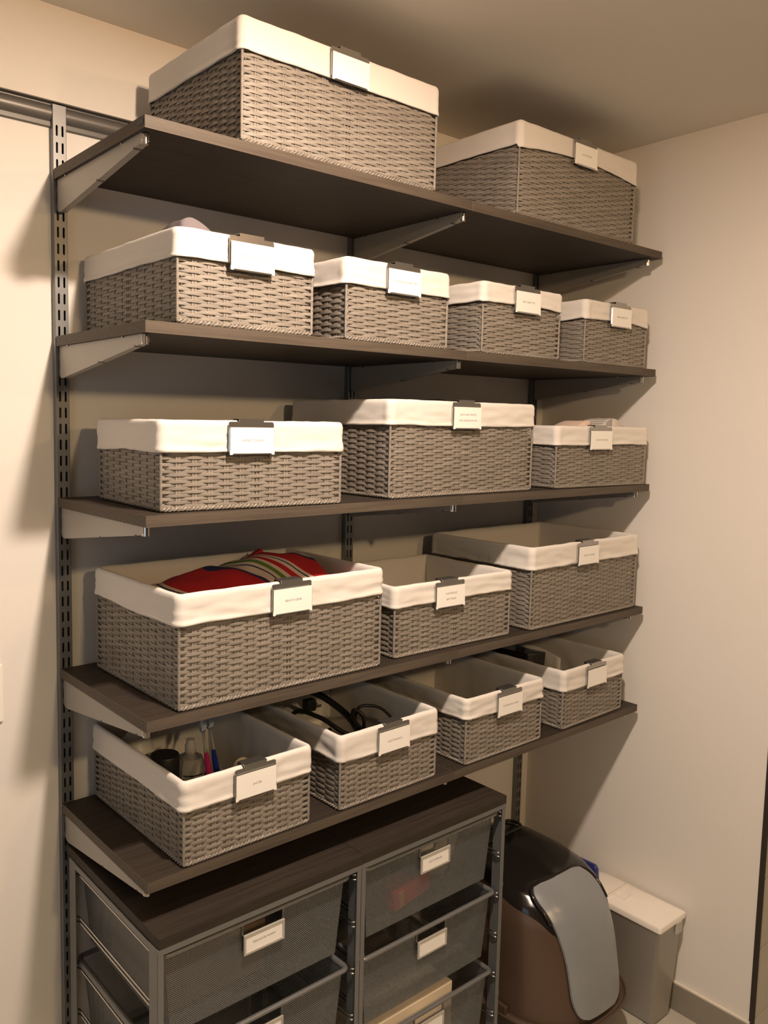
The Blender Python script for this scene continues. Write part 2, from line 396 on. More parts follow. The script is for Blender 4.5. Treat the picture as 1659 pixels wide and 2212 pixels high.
# ------------------------------------------------------------------ wicker baskets
def sst(a, b, x):
    t = max(0, min(1, (x-a)/(b-a))); return t*t*(3-2*t)
def rrect(w, d, rad, nx, ny, nc):
    """closed path, counter-clockwise from the front-left corner: (x, y, nx, ny)"""
    hw, hd = w/2-rad, d/2-rad; P = []
    def arc(cx, cy, a0):
        for k in range(nc+1): a = a0 + PI/2*k/nc; P.append((cx+rad*math.cos(a), cy+rad*math.sin(a), math.cos(a), math.sin(a)))
    def line(x0, y0, x1, y1, n, nxx, nyy):
        for k in range(1, n): P.append((x0+(x1-x0)*k/n, y0+(y1-y0)*k/n, nxx, nyy))
    arc(-hw, -hd, PI); line(-hw, -d/2, hw, -d/2, nx, 0, -1)
    arc(hw, -hd, 1.5*PI); line(w/2, -hd, w/2, hd, ny, 1, 0)
    arc(hw, hd, 0); line(hw, d/2, -hw, d/2, nx, 0, 1)
    arc(-hw, hd, PI/2); line(-w/2, hd, -w/2, -hd, ny, -1, 0)
    return P
def weave(w, d, h, hvis, seed):
    rnd = random.Random(seed); b = MB()
    nx, ny = round(w/.0305), round(d/.0305)
    cor = [(-w/2, -d/2), (w/2, -d/2), (w/2, d/2), (-w/2, d/2)]
    st = []          # stakes around: position, outward normal, is corner
    for s in range(4):
        (ax, ay), (bx, by) = cor[s], cor[(s+1) % 4]; n = nx if s % 2 == 0 else ny
        nr = [(0, -1), (1, 0), (0, 1), (-1, 0)][s]
        for k in range(n):
            st.append((ax+(bx-ax)*k/n, ay+(by-ay)*k/n, nr, k == 0, (k*2 == n)))
    N = len(st); A, SUB, pit = .0018, 7, .0060
    rows = int((hvis-.008)/pit)
    for rI in range(rows):
        zc = .0105 + rI*pit; ring = []
        wob = [rnd.uniform(-.0005, .0005) for _ in range(N)]
        for i in range(N):
            x0, y0, nr, c0, m0 = st[i]; x1, y1, nr1, c1, m1 = st[(i+1) % N]
            s0 = 1 if (i+rI) % 2 == 0 else -1
            if c0:
                pn = st[i-1][2]; off = (.0006 if s0 > 0 else -.0042)
                ring.append((x0+(nr[0]+pn[0])*off*.75, y0+(nr[1]+pn[1])*off*.75, zc+wob[i], nr[0]*.7+pn[0]*.7, nr[1]*.7+pn[1]*.7, 1 if s0 > 0 else .35))
            for k in range(0 if not c0 else 1, SUB):
                t = k/SUB; cc = math.cos(PI*t)*s0; off = A*math.copysign(abs(cc)**.75, cc)
                if c0: q = max(0, 1-t/.55); off = off*(1-q) + q*(.0006 if s0 > 0 else -.0042)
                if c1: q = max(0, 1-(1-t)/.55); off = off*(1-q) + q*(.0006 if s0 < 0 else -.0042)
                hs = 1
                if c0 and s0 < 0: hs = .35+.65*sst(.05, .6, t)
                if c1 and s0 > 0: hs = .35+.65*sst(.05, .6, 1-t)
                z = zc + wob[i]*(1-t)+wob[(i+1) % N]*t
                ring.append((x0+(x1-x0)*t+nr[0]*off, y0+(y1-y0)*t+nr[1]*off, z, nr[0], nr[1], hs))
        sec = [(1, 0), (.72, .82), (-.72, .82), (-1, 0), (-.72, -.82), (.72, -.82)]
        th, hh = .0012, .0034
        b.rings([[(p[0]+p[3]*a*th, p[1]+p[4]*a*th, p[2]+c*hh*p[5]) for a, c in sec] for p in ring+[ring[0]]], True)
    o = MB(); cp = MB()
    for x, y, nr, c, mid in st:
        if c: continue
        tx, ty = -nr[1], nr[0]
        gaps = ((-.0026, .0023), (.0026, .0023)) if not mid else ((-.0076, .0018), (.0, .0013), (.0076, .0018))
        for gc, gw in gaps:
            q = [(gc-gw, -.0009), (gc+gw, -.0009), (gc+gw, .0009), (gc-gw, .0009)]
            o.rings([[(x+tx*a+nr[0]*e, y+ty*a+nr[1]*e, z) for a, e in q] for z in (.004, h-.012)], True, True, True)
    posts = []
    for i, (x, y) in enumerate(cor):
        cp = MB(); posts.append(cp)
        sx, sy = (1 if x > 0 else -1), (1 if y > 0 else -1)
        zz = [.004 + (h-.056)*k/24 for k in range(25)]
        cp.tube([(x+sx*.0006, y+sy*.0006, z) for z in zz], [.0026+.0004*(k % 2) for k in range(25)], 8)
    # twisted braid around the foot
    br = MB(); path = rrect(w+.001, d+.001, .007, int(w/.0022), int(d/.0022), 6)
    L = 0; pts = []
    for i, p in enumerate(path):
        if i: L += math.hypot(p[0]-path[i-1][0], p[1]-path[i-1][1])
        pts.append((p, L))
    tot = L + math.hypot(path[0][0]-path[-1][0], path[0][1]-path[-1][1]); turns = round(tot/.016)
    for ph in (0, PI):
        br.tube([(p[0]+p[2]*.0021*math.cos(2*PI*turns*l/tot+ph), p[1]+p[3]*.0021*math.cos(2*PI*turns*l/tot+ph), .0046+.0021*math.sin(2*PI*turns*l/tot+ph)) for p, l in pts], .0024, 5, False, True)
    bp = MB(); bp.box(-w/2+.004, w/2-.004, -d/2+.004, d/2-.004, .0035, .0065)
    return [(b, 'woven_strands', True, True), (o, 'stakes', False, True), (posts[0], 'corner_post', True, False), (posts[1], 'corner_post', True, False), (posts[2], 'corner_post', True, False), (posts[3], 'corner_post', True, False), (br, 'foot_braid', True, True), (bp, 'base_panel', False, False)]
def liner(w, d, h, lin, seed, sag=0, pleat=0, loose=1.0, bow=0):
    P = rrect(w, d, .007, int(w/.0075), int(d/.0075), 5); n = len(P); rnd = random.Random(seed)
    ox, oy = rnd.uniform(0, 50), rnd.uniform(0, 50)
    prof = [(-.012, .0085, 0), (-.0115, .012, 0), (-.0115, h*.16, 0), (-.0115, h*.3, 0), (-.0110, h*.45, 0), (-.0095, h*.6, 0), (-.0075, h*.75, 0), (-.006, h*.88, 0), (-.0058, h-.010, 0), (-.0045, h-.003, 1), (-.001, h, 1), (.003, h-.0008, 1), (.0058, h-.004, 1)]
    for k in range(1, 9): prof.append((.0062+.0006*(k/8), h-.004-(lin-.012)*k/8, 2))
    prof += [(.0076, h-lin+.006, 3), (.0082, h-lin+.003, 3), (.0076, h-lin, 3), (.0050, h-lin+.0005, 3)]
    R = []
    for o, z, kind in prof:
        ring = []
        for i, (x, y, nx, ny) in enumerate(P):
            s = Vector((x+ox, y+oy, 0)); zz, oo = z, o
            front = 1 if ny < -.5 else 0
            if kind == 0 and z > .02:
                q = noise.noise(Vector((x*9+ox+z*14, y*9+oy-z*10, z*12))); q2 = noise.noise(Vector((x*22+ox-z*30, y*22+oy, z*15+4)))
                oo -= max(0, (q*.007+q2*.004)*loose + .002)*math.sin(PI*min(1, z/h))
            if kind >= 1:
                zz += .0014*noise.noise(Vector((x*25+ox, y*25+oy, 3)))
            if kind >= 2:
                tfr = (h-z)/lin
                q = noise.noise(Vector((x*15+ox, y*15+oy, z*85))); q2 = noise.noise(Vector((x*30+oy, y*30+ox, z*120)))
                oo += (q*.0021+q2*.0013)*loose*min(1, tfr*2.2)
                zz += tfr*(.0035*noise.noise(Vector((x*7+ox, y*7+oy, 9)))*loose - sag*(0.5-abs(x)/w if abs(ny) > .5 else .5-abs(y)/d) + bow*((2*x/w)**2-.5)*(1 if abs(ny) > .5 else 0))
                if pleat and nx < -.5: oo += pleat*.0013*max(0, tfr-.35)*math.sin(y*520+3*noise.noise(Vector((y*30, ox, 0))))
                # seam at the corner
                cd_ = min(abs(abs(x)-w/2)+abs(abs(y)-d/2), .02)
                if cd_ < .011: oo += .0012
            ring.append((x+nx*oo, y+ny*oo, zz))
        R.append(ring)
    b = MB(); b.rings(R, True, True, False)
    return b
KIND = {'L': (.48, .33, .21), 'S': (.285, .365, .16), 'W': (.38, .285, .16)}
BK = [ # key, kind, front-edge centre x, front y, row, rotation deg, liner depth, sag, pleat, bow, colour words for the label
 ('A1', 'L', .4295, -.388, 0, 0, .058, .000, 0, 0, 'large grey wicker basket, left of the two up on the top shelf'),
 ('A2', 'L', 1.185, -.388, 0, 0, .055, -.004, 0, -.016, 'large grey wicker basket beside the right wall on the top shelf'),
 ('B1', 'S', .2075, -.386, 1, 0, .050, .002, 0, 0, 'grey wicker basket at the left end of the second shelf, lavender cloth inside'),
 ('B2', 'S', .579, -.386, 1, 0, .053, .0, .5, 0, 'grey wicker basket second from the left on the second shelf'),
 ('B3', 'S', .983, -.386, 1, 0, .045, .0, .3, -.004, 'grey wicker basket third from the left on the second shelf'),
 ('B4', 'S', 1.378, -.386, 1, 0, .049, .0, .5, -.006, 'grey wicker basket at the right end of the second shelf'),
 ('C1', 'W', .2345, -.378, 2, -3.8, .058, -.002, 0, 0, 'grey wicker basket turned wide side out at the left end of the middle shelf'),
 ('C2', 'L', .816, -.372, 2, .3, .055, .0, .4, 0, 'large grey wicker basket in the centre of the middle shelf'),
 ('C3', 'W', 1.345, -.384, 2, -3.2, .049, .0, 1.2, 0, 'grey wicker basket of folded pillow covers at the right end of the middle shelf'),
 ('D1', 'L', .309, -.384, 3, .3, .057, .0, 0, 0, 'large grey wicker basket holding the striped beach towel on the fourth shelf'),
 ('D2', 'W', .80, -.369, 3, -1.2, .049, -.003, .6, 0, 'empty grey wicker basket in the centre of the fourth shelf'),
 ('D3', 'L', 1.3045, -.380, 3, .3, .057, .0, 1.5, 0, 'large empty grey wicker basket near the right wall on the fourth shelf'),
 ('E1', 'S', .2195, -.387, 4, .6, .055, .0, 0, 0, 'grey wicker basket of toothbrushes and bottles at the left end of the lowest shelf'),
 ('E2', 'S', .586, -.386, 4, .6, .055, .0, .4, 0, 'grey wicker basket of black cords on the lowest shelf'),
 ('E3', 'S', .972, -.388, 4, 0, .051, .0, .6, 0, 'grey wicker basket with small white rings, third along the lowest shelf'),
 ('E4', 'S', 1.355, -.384, 4, 1.0, .055, .0, .3, 0, 'grey wicker basket with a black box inside at the right end of the lowest shelf'),
]
WV = {}; BASK = {}
for bi, (key, kind, xc, yf, row, rot, lin, sag, pleat, bow, lab) in enumerate(BK):
    w_, d_, h_ = KIND[kind]; a = math.radians(rot)
    cx, cy = xc - math.sin(a)*d_/2, yf + math.cos(a)*d_/2
    t = thing('wicker_basket', lab, 'basket', (cx, cy, ZS[row]+.0003), a, 'white lined grey wicker storage baskets')
    BASK[key] = (t, w_, d_, h_)
    if kind not in WV:
        parts = weave(w_, d_, h_, h_-.036, bi+3); WV[kind] = []
        for mb, nm, sm_, stuff in parts:
            o = mb.build(nm, 'wicker', t, sm_, 50)
            if stuff: o['kind'] = 'stuff'
            WV[kind].append((nm, o.data, stuff))
    else:
        for nm, me, stuff in WV[kind]:
            o = link(nm, me, t)
            if stuff: o['kind'] = 'stuff'
    o = liner(w_, d_, h_, lin, bi*3+1, sag, pleat, (.35 if key in ('A1', 'A2') else 1.0), bow).build('cloth_liner', 'liner', t, True)
    o['label'] = 'off white cotton liner folded over the rim'

# ------------------------------------------------------------------ label clips
def text_mesh(lines, size, gap):
    mbs = []
    b = MB()
    for li, s in enumerate(lines):
        cu = bpy.data.curves.new('t', 'FONT'); cu.body = s; cu.size = size; cu.align_x = 'CENTER'; cu.align_y = 'CENTER'; cu.space_character = 1.12; cu.resolution_u = 2
        ob = bpy.data.objects.new('t', cu); COL.objects.link(ob)
        dg = bpy.context.evaluated_depsgraph_get(); me = ob.evaluated_get(dg).to_mesh()
        i = len(b.v); zo = (len(lines)-1)*gap/2 - li*gap
        b.v += [(v.co.x, 0, v.co.y+zo) for v in me.vertices]
        for p in me.polygons: b.f.append(tuple(i+k for k in p.vertices)); b.uv.append(None)
        ob.evaluated_get(dg).to_mesh_clear(); bpy.data.objects.remove(ob); bpy.data.curves.remove(cu)
    return b
def clip_meshes():
    W, H = .047, .0635; p = MB(); y = 0
    # back plate with rounded upper corners and the tab that hooks over the rim (local: x across, -y out, z up from the rim top)
    rr = .004; pl = [(-W, -H+.002), (W, -H+.002)]
    for k in range(5): a = PI/2*k/4; pl.append((W-rr+rr*math.cos(a), -.004-rr+rr*math.sin(a)))
    pl += [(.0255, -.004), (.0255, .0004), (-.0255, .0004), (-.0255, -.004)]
    for k in range(5): a = PI/2+PI/2*k/4; pl.append((-W+rr+rr*math.cos(a), -.004-rr+rr*math.sin(a)))
    p.prism(pl, 'y', -.0012, 0)
    p.box(-.0255, .0255, -.0012, .0225, .0004, .0016)       # over the rim
    p.box(-.0255, .0255, .0213, .0225, -.018, .0016)       # down inside
    lips = []                                               # folded side and bottom lips
    for s in (-1, 1):
        fl_ = MB(); lips.append(('side_lip', fl_)); fl_.prism([(s*W, -.0012), (s*(W+.0008), -.0034), (s*(W-.0008), -.0048), (s*(W-.0026), -.0046), (s*(W-.0026), -.0038), (s*(W-.0012), -.0036), (s*(W-.0012), -.0012)], 'z', -H+.007, -.0165)
    fl_ = MB(); lips.append(('bottom_lip', fl_)); fl_.prism([(-.0012, -H+.002), (-.0034, -H+.0005), (-.0048, -H+.002), (-.0046, -H+.0045), (-.0038, -H+.0045), (-.0036, -H+.003), (-.0012, -H+.003)], 'x', -W+.007, W-.007)
    c = MB(); e, g = W-.0012, W-.0003       # the card, its lower corners slipping out of the lips
    c.prism([(-e, -.0140), (e, -.0140), (e, -H+.0085), (g, -H+.0070), (g, -H+.0005), (g-.0050, -H+.0005), (g-.0075, -H+.0030), (-g+.0075, -H+.0030), (-g+.0050, -H+.0005), (-g, -H+.0005), (-g, -H+.0070), (-e, -H+.0085)], 'y', -.0050, -.0042)
    return p, lips, c
cmesh = clip_meshes(); cme = None
CL = [('A1', .424, None, 'blank white card on the left top shelf basket'), ('A2', 1.184, ['AIR MATTRESS'], None), ('B1', .207, ['DARK BLUE SHEET SET'], None), ('B2', .580, ['LIGHT BLUE SHEET SET'], None),
      ('B3', .984, ['RED SHEET SET'], None), ('B4', 1.378, ['BEIGE SHEET SET'], None), ('C1', .226, ['HAND TOWELS'], None), ('C2', .800, ['BLUE AND WHITE', 'KING BEDROOM SET'], None),
      ('C3', 1.326, ['PILLOW COVERS'], None), ('D1', .306, ['BEACH GEAR'], None), ('D2', .772, ['LIGHTBULBS', 'BATTERIES'], None), ('D3', 1.288, ['BEACH TOWELS'], None),
      ('E1', .223, ['JACOB'], 'short one word card on the toothbrush basket'), ('E2', .583, ['ELECTRONICS'], None), ('E3', .974, ['EXTENSION CORDS'], None), ('E4', 1.347, None, 'blank white card on the lowest basket by the right wall')]
for key, x, txt, extra in CL:
    bt, w_, d_, h_ = BASK[key]; a = bt.rotation_euler[2]
    lx = x - bt.location.x; ly = -d_/2 - .0108
    wx = bt.location.x + math.cos(a)*lx - math.sin(a)*ly; wy = bt.location.y + math.sin(a)*lx + math.cos(a)*ly
    lab = 'polished metal label clip with ' + (extra if extra else 'card reading ' + ' '.join(txt).lower())
    t = thing('label_clip', lab, 'label', (wx, wy, bt.location.z+h_+.0016), a, 'metal label clips hooked on the basket rims')
    if cme is None:
        cme = [('clip_plate', cmesh[0].build('clip_plate', 'satin', t).data)] + [(nm, mb.build(nm, 'chrome', t).data) for nm, mb in cmesh[1]]
        o = cmesh[2].build('card', 'card', t); cmc = o.data
    else:
        for nm, me in cme: link(nm, me, t)
        o = link('card', cmc, t)
    if txt:
        tb = text_mesh(txt, .0060 if key != 'A2' else .0054, .0130); q = tb.build('lettering', 'ink', o); q['kind'] = 'stuff'; q.location = (.001, -.00508, -.0375)

# ------------------------------------------------------------------ things in the baskets
def blob(name, label, cat, m, x0, x1, y0, y1, fz, nx=40, ny=30, uvf=None, thick=.012):
    b = MB(); X = [x0+(x1-x0)*i/nx for i in range(nx+1)]; Y = [y0+(y1-y0)*j/ny for j in range(ny+1)]
    Z = [[fz(x, y) for y in Y] for x in X]
    for i in range(nx):
        for j in range(ny):
            q = [(i, j), (i+1, j), (i+1, j+1), (i, j+1)]
            b.face([(X[a], Y[c], Z[a][c]) for a, c in q], [uvf(X[a], Y[c], Z[a][c]) for a, c in q] if uvf else None)
    zb = min(min(k) for k in Z) - thick
    for i in range(nx):
        for j, s in ((0, 1), (ny, -1)): b.face([(X[i], Y[j], Z[i][j]), (X[i+1], Y[j], Z[i+1][j]), (X[i+1], Y[j], zb), (X[i], Y[j], zb)], [uvf(X[i], Y[j], 0)]*4 if uvf else None)
    for j in range(ny):
        for i in (0, nx): b.face([(X[i], Y[j], Z[i][j]), (X[i], Y[j+1], Z[i][j+1]), (X[i], Y[j+1], zb), (X[i], Y[j], zb)], [uvf(X[i], Y[j], 0)]*4 if uvf else None)
    b.face([(x0, y0, zb), (x1, y0, zb), (x1, y1, zb), (x0, y1, zb)], [(0, 0)]*4 if uvf else None)
    me_o = b.build(name, m, None, True)
    bm = bmesh.new(); bm.from_mesh(me_o.data); bmesh.ops.remove_doubles(bm, verts=bm.verts[:], dist=.00005); bmesh.ops.recalc_face_normals(bm, faces=bm.faces[:]); bm.to_mesh(me_o.data); bm.free()
    return tag(me_o, label, cat)
def zt(x, y):
    ridge = math.exp(-((y+.205)/.10)**2)
    h = .444 + .042*sst(.09, .34, x)*ridge + .018*ridge
    h += .016*abs(math.sin((x-.02)*15.5+y*6))*ridge + .006*noise.noise(Vector((x*22, y*22, 1)))
    h *= 1; e = min(sst(.083, .105, x), 1-sst(.480, .522, x))
    return .40 + (h-.40)*max(.15, e)
tw = blob('beach_towel', 'red, white, navy and green striped towel rolled inside the beach gear basket', 'towel', 'towel', .094, .524, -.358, -.085, zt, 70, 44,
          lambda x, y, z: ((x*1.02+y*.55+z*.5+.10*noise.noise(Vector((x*6, y*6, 0))))*4.6+.55, y), .10)
for k, (x, y, z, s) in enumerate([(.41, -.125, .490, 1.0), (.215, -.16, .462, .8)]):
    b = MB(); b.rings([[(x-.028*s, y, z-.02), (x+.03*s, y-.012, z-.02), (x+.028*s, y+.03, z-.02), (x-.02*s, y+.03, z-.02)], [(x-.022*s, y+.006, z+.006*s), (x+.016*s, y-.002, z+.024*s), (x+.02*s, y+.022, z+.022*s), (x-.014*s, y+.022, z+.004*s)]], True, True, True)
    b.build('towel_fold', mat('towel_red', (.42, .012, .018), .95), tw)
# lavender sheet in B1
def zl(x, y):
    rg = math.exp(-((x-.105)/.045)**2)*sst(-.08, -.33, y)
    return 1.092 + .050*rg + .026*math.exp(-((x-.20)/.06)**2)*sst(-.1, -.3, y) + .004*noise.noise(Vector((x*30, y*30, 2)))
blob('folded_sheet', 'lavender grey folded sheet rising over the rim of the left basket on the second shelf', 'sheet', 'lavender', .087, .327, -.364, -.046, zl, 36, 36, None, .06)
# folded covers in C3
def zc3(x, y): return .772 + .042*sst(1.22, 1.305, x)*(1-sst(1.318, 1.332, x))*sst(-.2, -.30, y) + .002*noise.noise(Vector((x*40, y*40, 5)))
blob('pillow_cover', 'blush pink folded pillow cover sticking out of the right middle shelf basket', 'pillow cover', 'blush', 1.205, 1.345, -.362, -.13, zc3, 30, 24, None, .04)
def zc4(x, y): return .785 + .037*math.exp(-((x-1.425)/.055)**2)*sst(-.2, -.3, y) + .002*noise.noise(Vector((x*50, y*50, 5)))
blob('pillow_cover', 'grey and white striped pillow cover folded beside the blush one', 'pillow cover', 'stripe', 1.35, 1.50, -.362, -.13, zc4, 30, 24, lambda x, y, z: (x*20, z*160+x*12), .04)
# dark cloths peeking out of A2 and C2
b = MB(); b.rings([[(1.262, -.345, 1.46), (1.345, -.345, 1.46), (1.345, -.33, 1.46), (1.262, -.33, 1.46)], [(1.27, -.343, 1.497), (1.335, -.343, 1.497), (1.335, -.332, 1.497), (1.27, -.332, 1.497)], [(1.287, -.341, 1.519), (1.299, -.341, 1.516), (1.299, -.336, 1.516), (1.287, -.336, 1.519)]], True, True, True)
tag(b.build('dark_cloth', 'dark_cloth', None), 'dark pointed cloth corner poking over the rim of the right top shelf basket', 'cloth')
def zc2(x, y): return .835 + .022*math.exp(-((x-.80)/.07)**2)*sst(-.1, -.2, y)
blob('dark_cloth', 'dark folded cloth barely above the rim of the big middle shelf basket', 'cloth', 'dark_cloth', .70, .92, -.30, -.10, zc2, 20, 16, None, .05)
# E1: toiletries
t = thing('black_cap_jar', 'black capped jar standing in the toothbrush basket', 'jar', (.148, -.188, .010))
b = MB(); b.lathe([(.026, 0), (.029, .004), (.029, .058), (.027, .062)], 28); b.build('jar_body', 'black_matte', t, True, 40)
b = MB(); b.lathe([(.0295, .063), (.0300, .066), (.0300, .114), (.0285, .117)], 28); b.build('cap', 'black_matte', t, True, 40)
t = thing('pump_bottle', 'clear rounded bottle with a narrow neck beside the black capped jar', 'bottle', (.209, -.185, .010))
b = MB(); b.lathe([(.026, 0), (.029, .004), (.029, .085), (.025, .097), (.012, .104), (.010, .106)], 28); b.build('bottle_body', 'clear', t, True, 40)
b = MB(); b.lathe([(.0115, .1065), (.0115, .122), (.009, .126), (.009, .134)], 20); b.build('bottle_cap', 'frosted', t, True, 40)
b = MB()
for k, zz in enumerate((.066, .052, .046)):
    n = 8; hh = (.0016, .0012, .0012)[k]
    b.rings([[(.0293*math.cos(a), .0293*math.sin(a), zz+s*hh) for a in [math.radians(-150+ (90+10*k)*i/n) for i in range(n+1)]] for s in (-1, 1)], False)
b.build('printed_lines', 'ink', t)['kind'] = 'stuff'
t = thing('storage_bag', 'white crumpled plastic pouch behind the black capped jar', 'bag', (.135, -.085, .012))
b = MB(); b.lathe([(.03, 0), (.042, .02), (.040, .08), (.030, .118), (.012, .136), (.004, .138)], 14); o = b.build('pouch', 'film', t, True)
for v in o.data.vertices: v.co += Vector((noise.noise(v.co*40), noise.noise(v.co*40+Vector((9, 0, 0))), 0))*.006
for nm, p0, p1, m in (('pink', (.174, -.328, .082), (.236, -.188, .163), 'pink'), ('blue', (.195, -.323, .082), (.255, -.184, .164), 'blue')):
    t = thing('toothbrush', 'clear toothbrush with a %s grip leaning up in the toothbrush basket' % nm, 'toothbrush', p0)
    d = Vector(p1)-Vector(p0); L = d.length; d.normalize()
    b = MB(); b.tube([d*(L*k*.6/4) for k in range(5)], [.0045, .0062, .0066, .0062, .0048], 10); b.build('grip', m, t, True, 40)
    b = MB(); b.tube([d*(L*(.6+.35*k/6)) for k in range(7)], [.0044, .0038, .0033, .003, .003, .0034, .004], 8); b.build('neck', 'clear', t, True, 40)
    hd = MB(); c = d*L
    hd.tube([c-d*.012, c-d*.008, c+d*.012, c+d*.015], [.004, .0065, .0065, .004], 10); hd.build('brush_head', 'clear', t, True, 40)
    s = MB(); q = d.cross(Vector((1, 0, 0))).normalized()
    for a in range(-2, 3):
        for e in (-1, 0, 1):
            c2 = c + d*(a*.0048) + Vector((1, 0, 0))*(e*.0036)
            s.tube([c2-q*.002, c2-q*.0145], .0016, 5)
    s.build('bristles', 'bristle', t)['kind'] = 'stuff'
t = thing('hair_tie', 'cream elastic ring lying at the front of the toothbrush basket', 'ring', (.262, -.300, .106))
b = MB(); b.tube([(.020*math.cos(a), .006*math.sin(a), .019*math.sin(a)) for a in [2*PI*k/28 for k in range(28)]], .0032, 8, False, True); b.build('elastic', 'cream', t, True)
def zd(x, y): return .064 + .010*noise.noise(Vector((x*30, y*30, 7)))
blob('dark_cloth', 'dark bundle filling the bottom of the toothbrush basket', 'cloth', 'dark_cloth', .155, .345, -.358, -.235, zd, 24, 16, None, .03)
# E2: cords
def cable(pts, n=10):
    P = [Vector(p) for p in pts]; out = []
    for i in range(len(P)-1):
        a, b_, c, d = P[max(0, i-1)], P[i], P[i+1], P[min(len(P)-1, i+2)]
        for k in range(n):
            t = k/n; out.append(.5*((2*b_)+(c-a)*t+(2*a-5*b_+4*c-d)*t*t+(3*b_-a-3*c+d)*t**3))
    return out+[P[-1]]
cords = [
 ('thick black power cord looped through the cord basket', .0052, [(.49, -.13, .030), (.495, -.16, .13), (.52, -.22, .135), (.555, -.28, .105), (.60, -.31, .09), (.66, -.30, .08), (.69, -.24, .05)], True),
 ('black cable arching down from the back of the cord basket', .0085, [(.56, -.07, .15), (.59, -.12, .150), (.615, -.18, .125), (.62, -.23, .10), (.60, -.29, .07)], False),
 ('thin black wire looping up at the right of the cord basket', .0036, [(.60, -.27, .08), (.615, -.24, .115), (.645, -.225, .135), (.685, -.25, .130), (.70, -.285, .10), (.69, -.32, .06)], False),
 ('black cord tied in a small upright loop at the front of the cord basket', .0045, [(.53, -.32, .09), (.57, -.31, .098), (.61, -.275, .105), (.625, -.255, .125), (.605, -.245, .14), (.590, -.265, .125), (.605, -.30, .10), (.65, -.325, .09)], False),
]
for lab, rad, pts, plug in cords:
    t = thing('coiled_cable', lab, 'cord', (0, 0, 0), 0, 'black cords in the electronics basket')
    b = MB(); b.tube(cable(pts), rad, 8); b.build('cable', 'cord', t, True)
    if plug:
        q = MB(); q.box(.545, .572, -.150, -.128, .118, .146, .004); q.build('plug', 'black_matte', t)
        for ya in (-.148, -.1335): q = MB(); q.box(.571, .588, ya, ya+.0015, .124, .130); q.build('prong', 'metal_dark', t)
b = MB(); b.box(.47, .66, -.36, -.22, .012, .072, .012); tag(b.build('power_adapter', 'black_matte'), 'black adapter brick beneath the coiled cords', 'adapter')
b = MB(); b.box(.50, .58, -.17, -.05, .012, .105, .01); tag(b.build('white_box', 'card'), 'pale box standing behind the plug in the cord basket', 'box')
# E3: small rings
for k, (x, y, z, rx, ry) in enumerate([(.915, -.335, .075, .4, .3), (.952, -.318, .085, -.3, .5)]):
    t = thing('curtain_ring', ('small white metal ring in the left of the third lowest basket', 'second white metal ring, right of the first, in the third lowest basket')[k], 'ring', (x, y, z))
    b = MB(); b.rings([[(rr*math.cos(a), zz, rr*math.sin(a)) for rr, zz in ((.019, -.006), (.021, -.006), (.021, .006), (.019, .006))] for a in [2*PI*k2/28 for k2 in range(29)]], True); b.build('band', 'white_plastic', t, True, 40); t.rotation_euler = (rx*.5, 0, ry)
def ze3(x, y): return .066 + .012*noise.noise(Vector((x*25, y*25, 17)))
blob('dark_cloth', 'dark coiled bundle under the white rings', 'cloth', 'brown_box', .85, 1.00, -.36, -.12, ze3, 20, 20, None, .035)
# E4: black box and a folded white sheet
t = thing('black_box', 'shiny black box leaning inside the right basket on the lowest shelf', 'box', (0, 0, 0))
b = MB(); b.box(-.05, .05, -.07, .07, -.05, .05, .003); o = b.build('carton', 'black_plastic', t); t.location = (1.292, -.165, .108); t.rotation_euler = (0, .12, .10)
t = thing('paper_sleeve', 'white paper sleeve curling beside the black box', 'paper', (0, 0, 0))
b = MB(); R1 = []
for k in range(13):
    s = k/12; R1.append([(1.352+.02*math.sin(s*PI)-.012*s, -.28+.20*s, zz) for zz in (.015, .145+.012*math.sin(s*3))])
b.rings(R1, False); o = b.build('sheet', 'card', t, True); so = o.modifiers.new('s', 'SOLIDIFY'); so.thickness = .0012

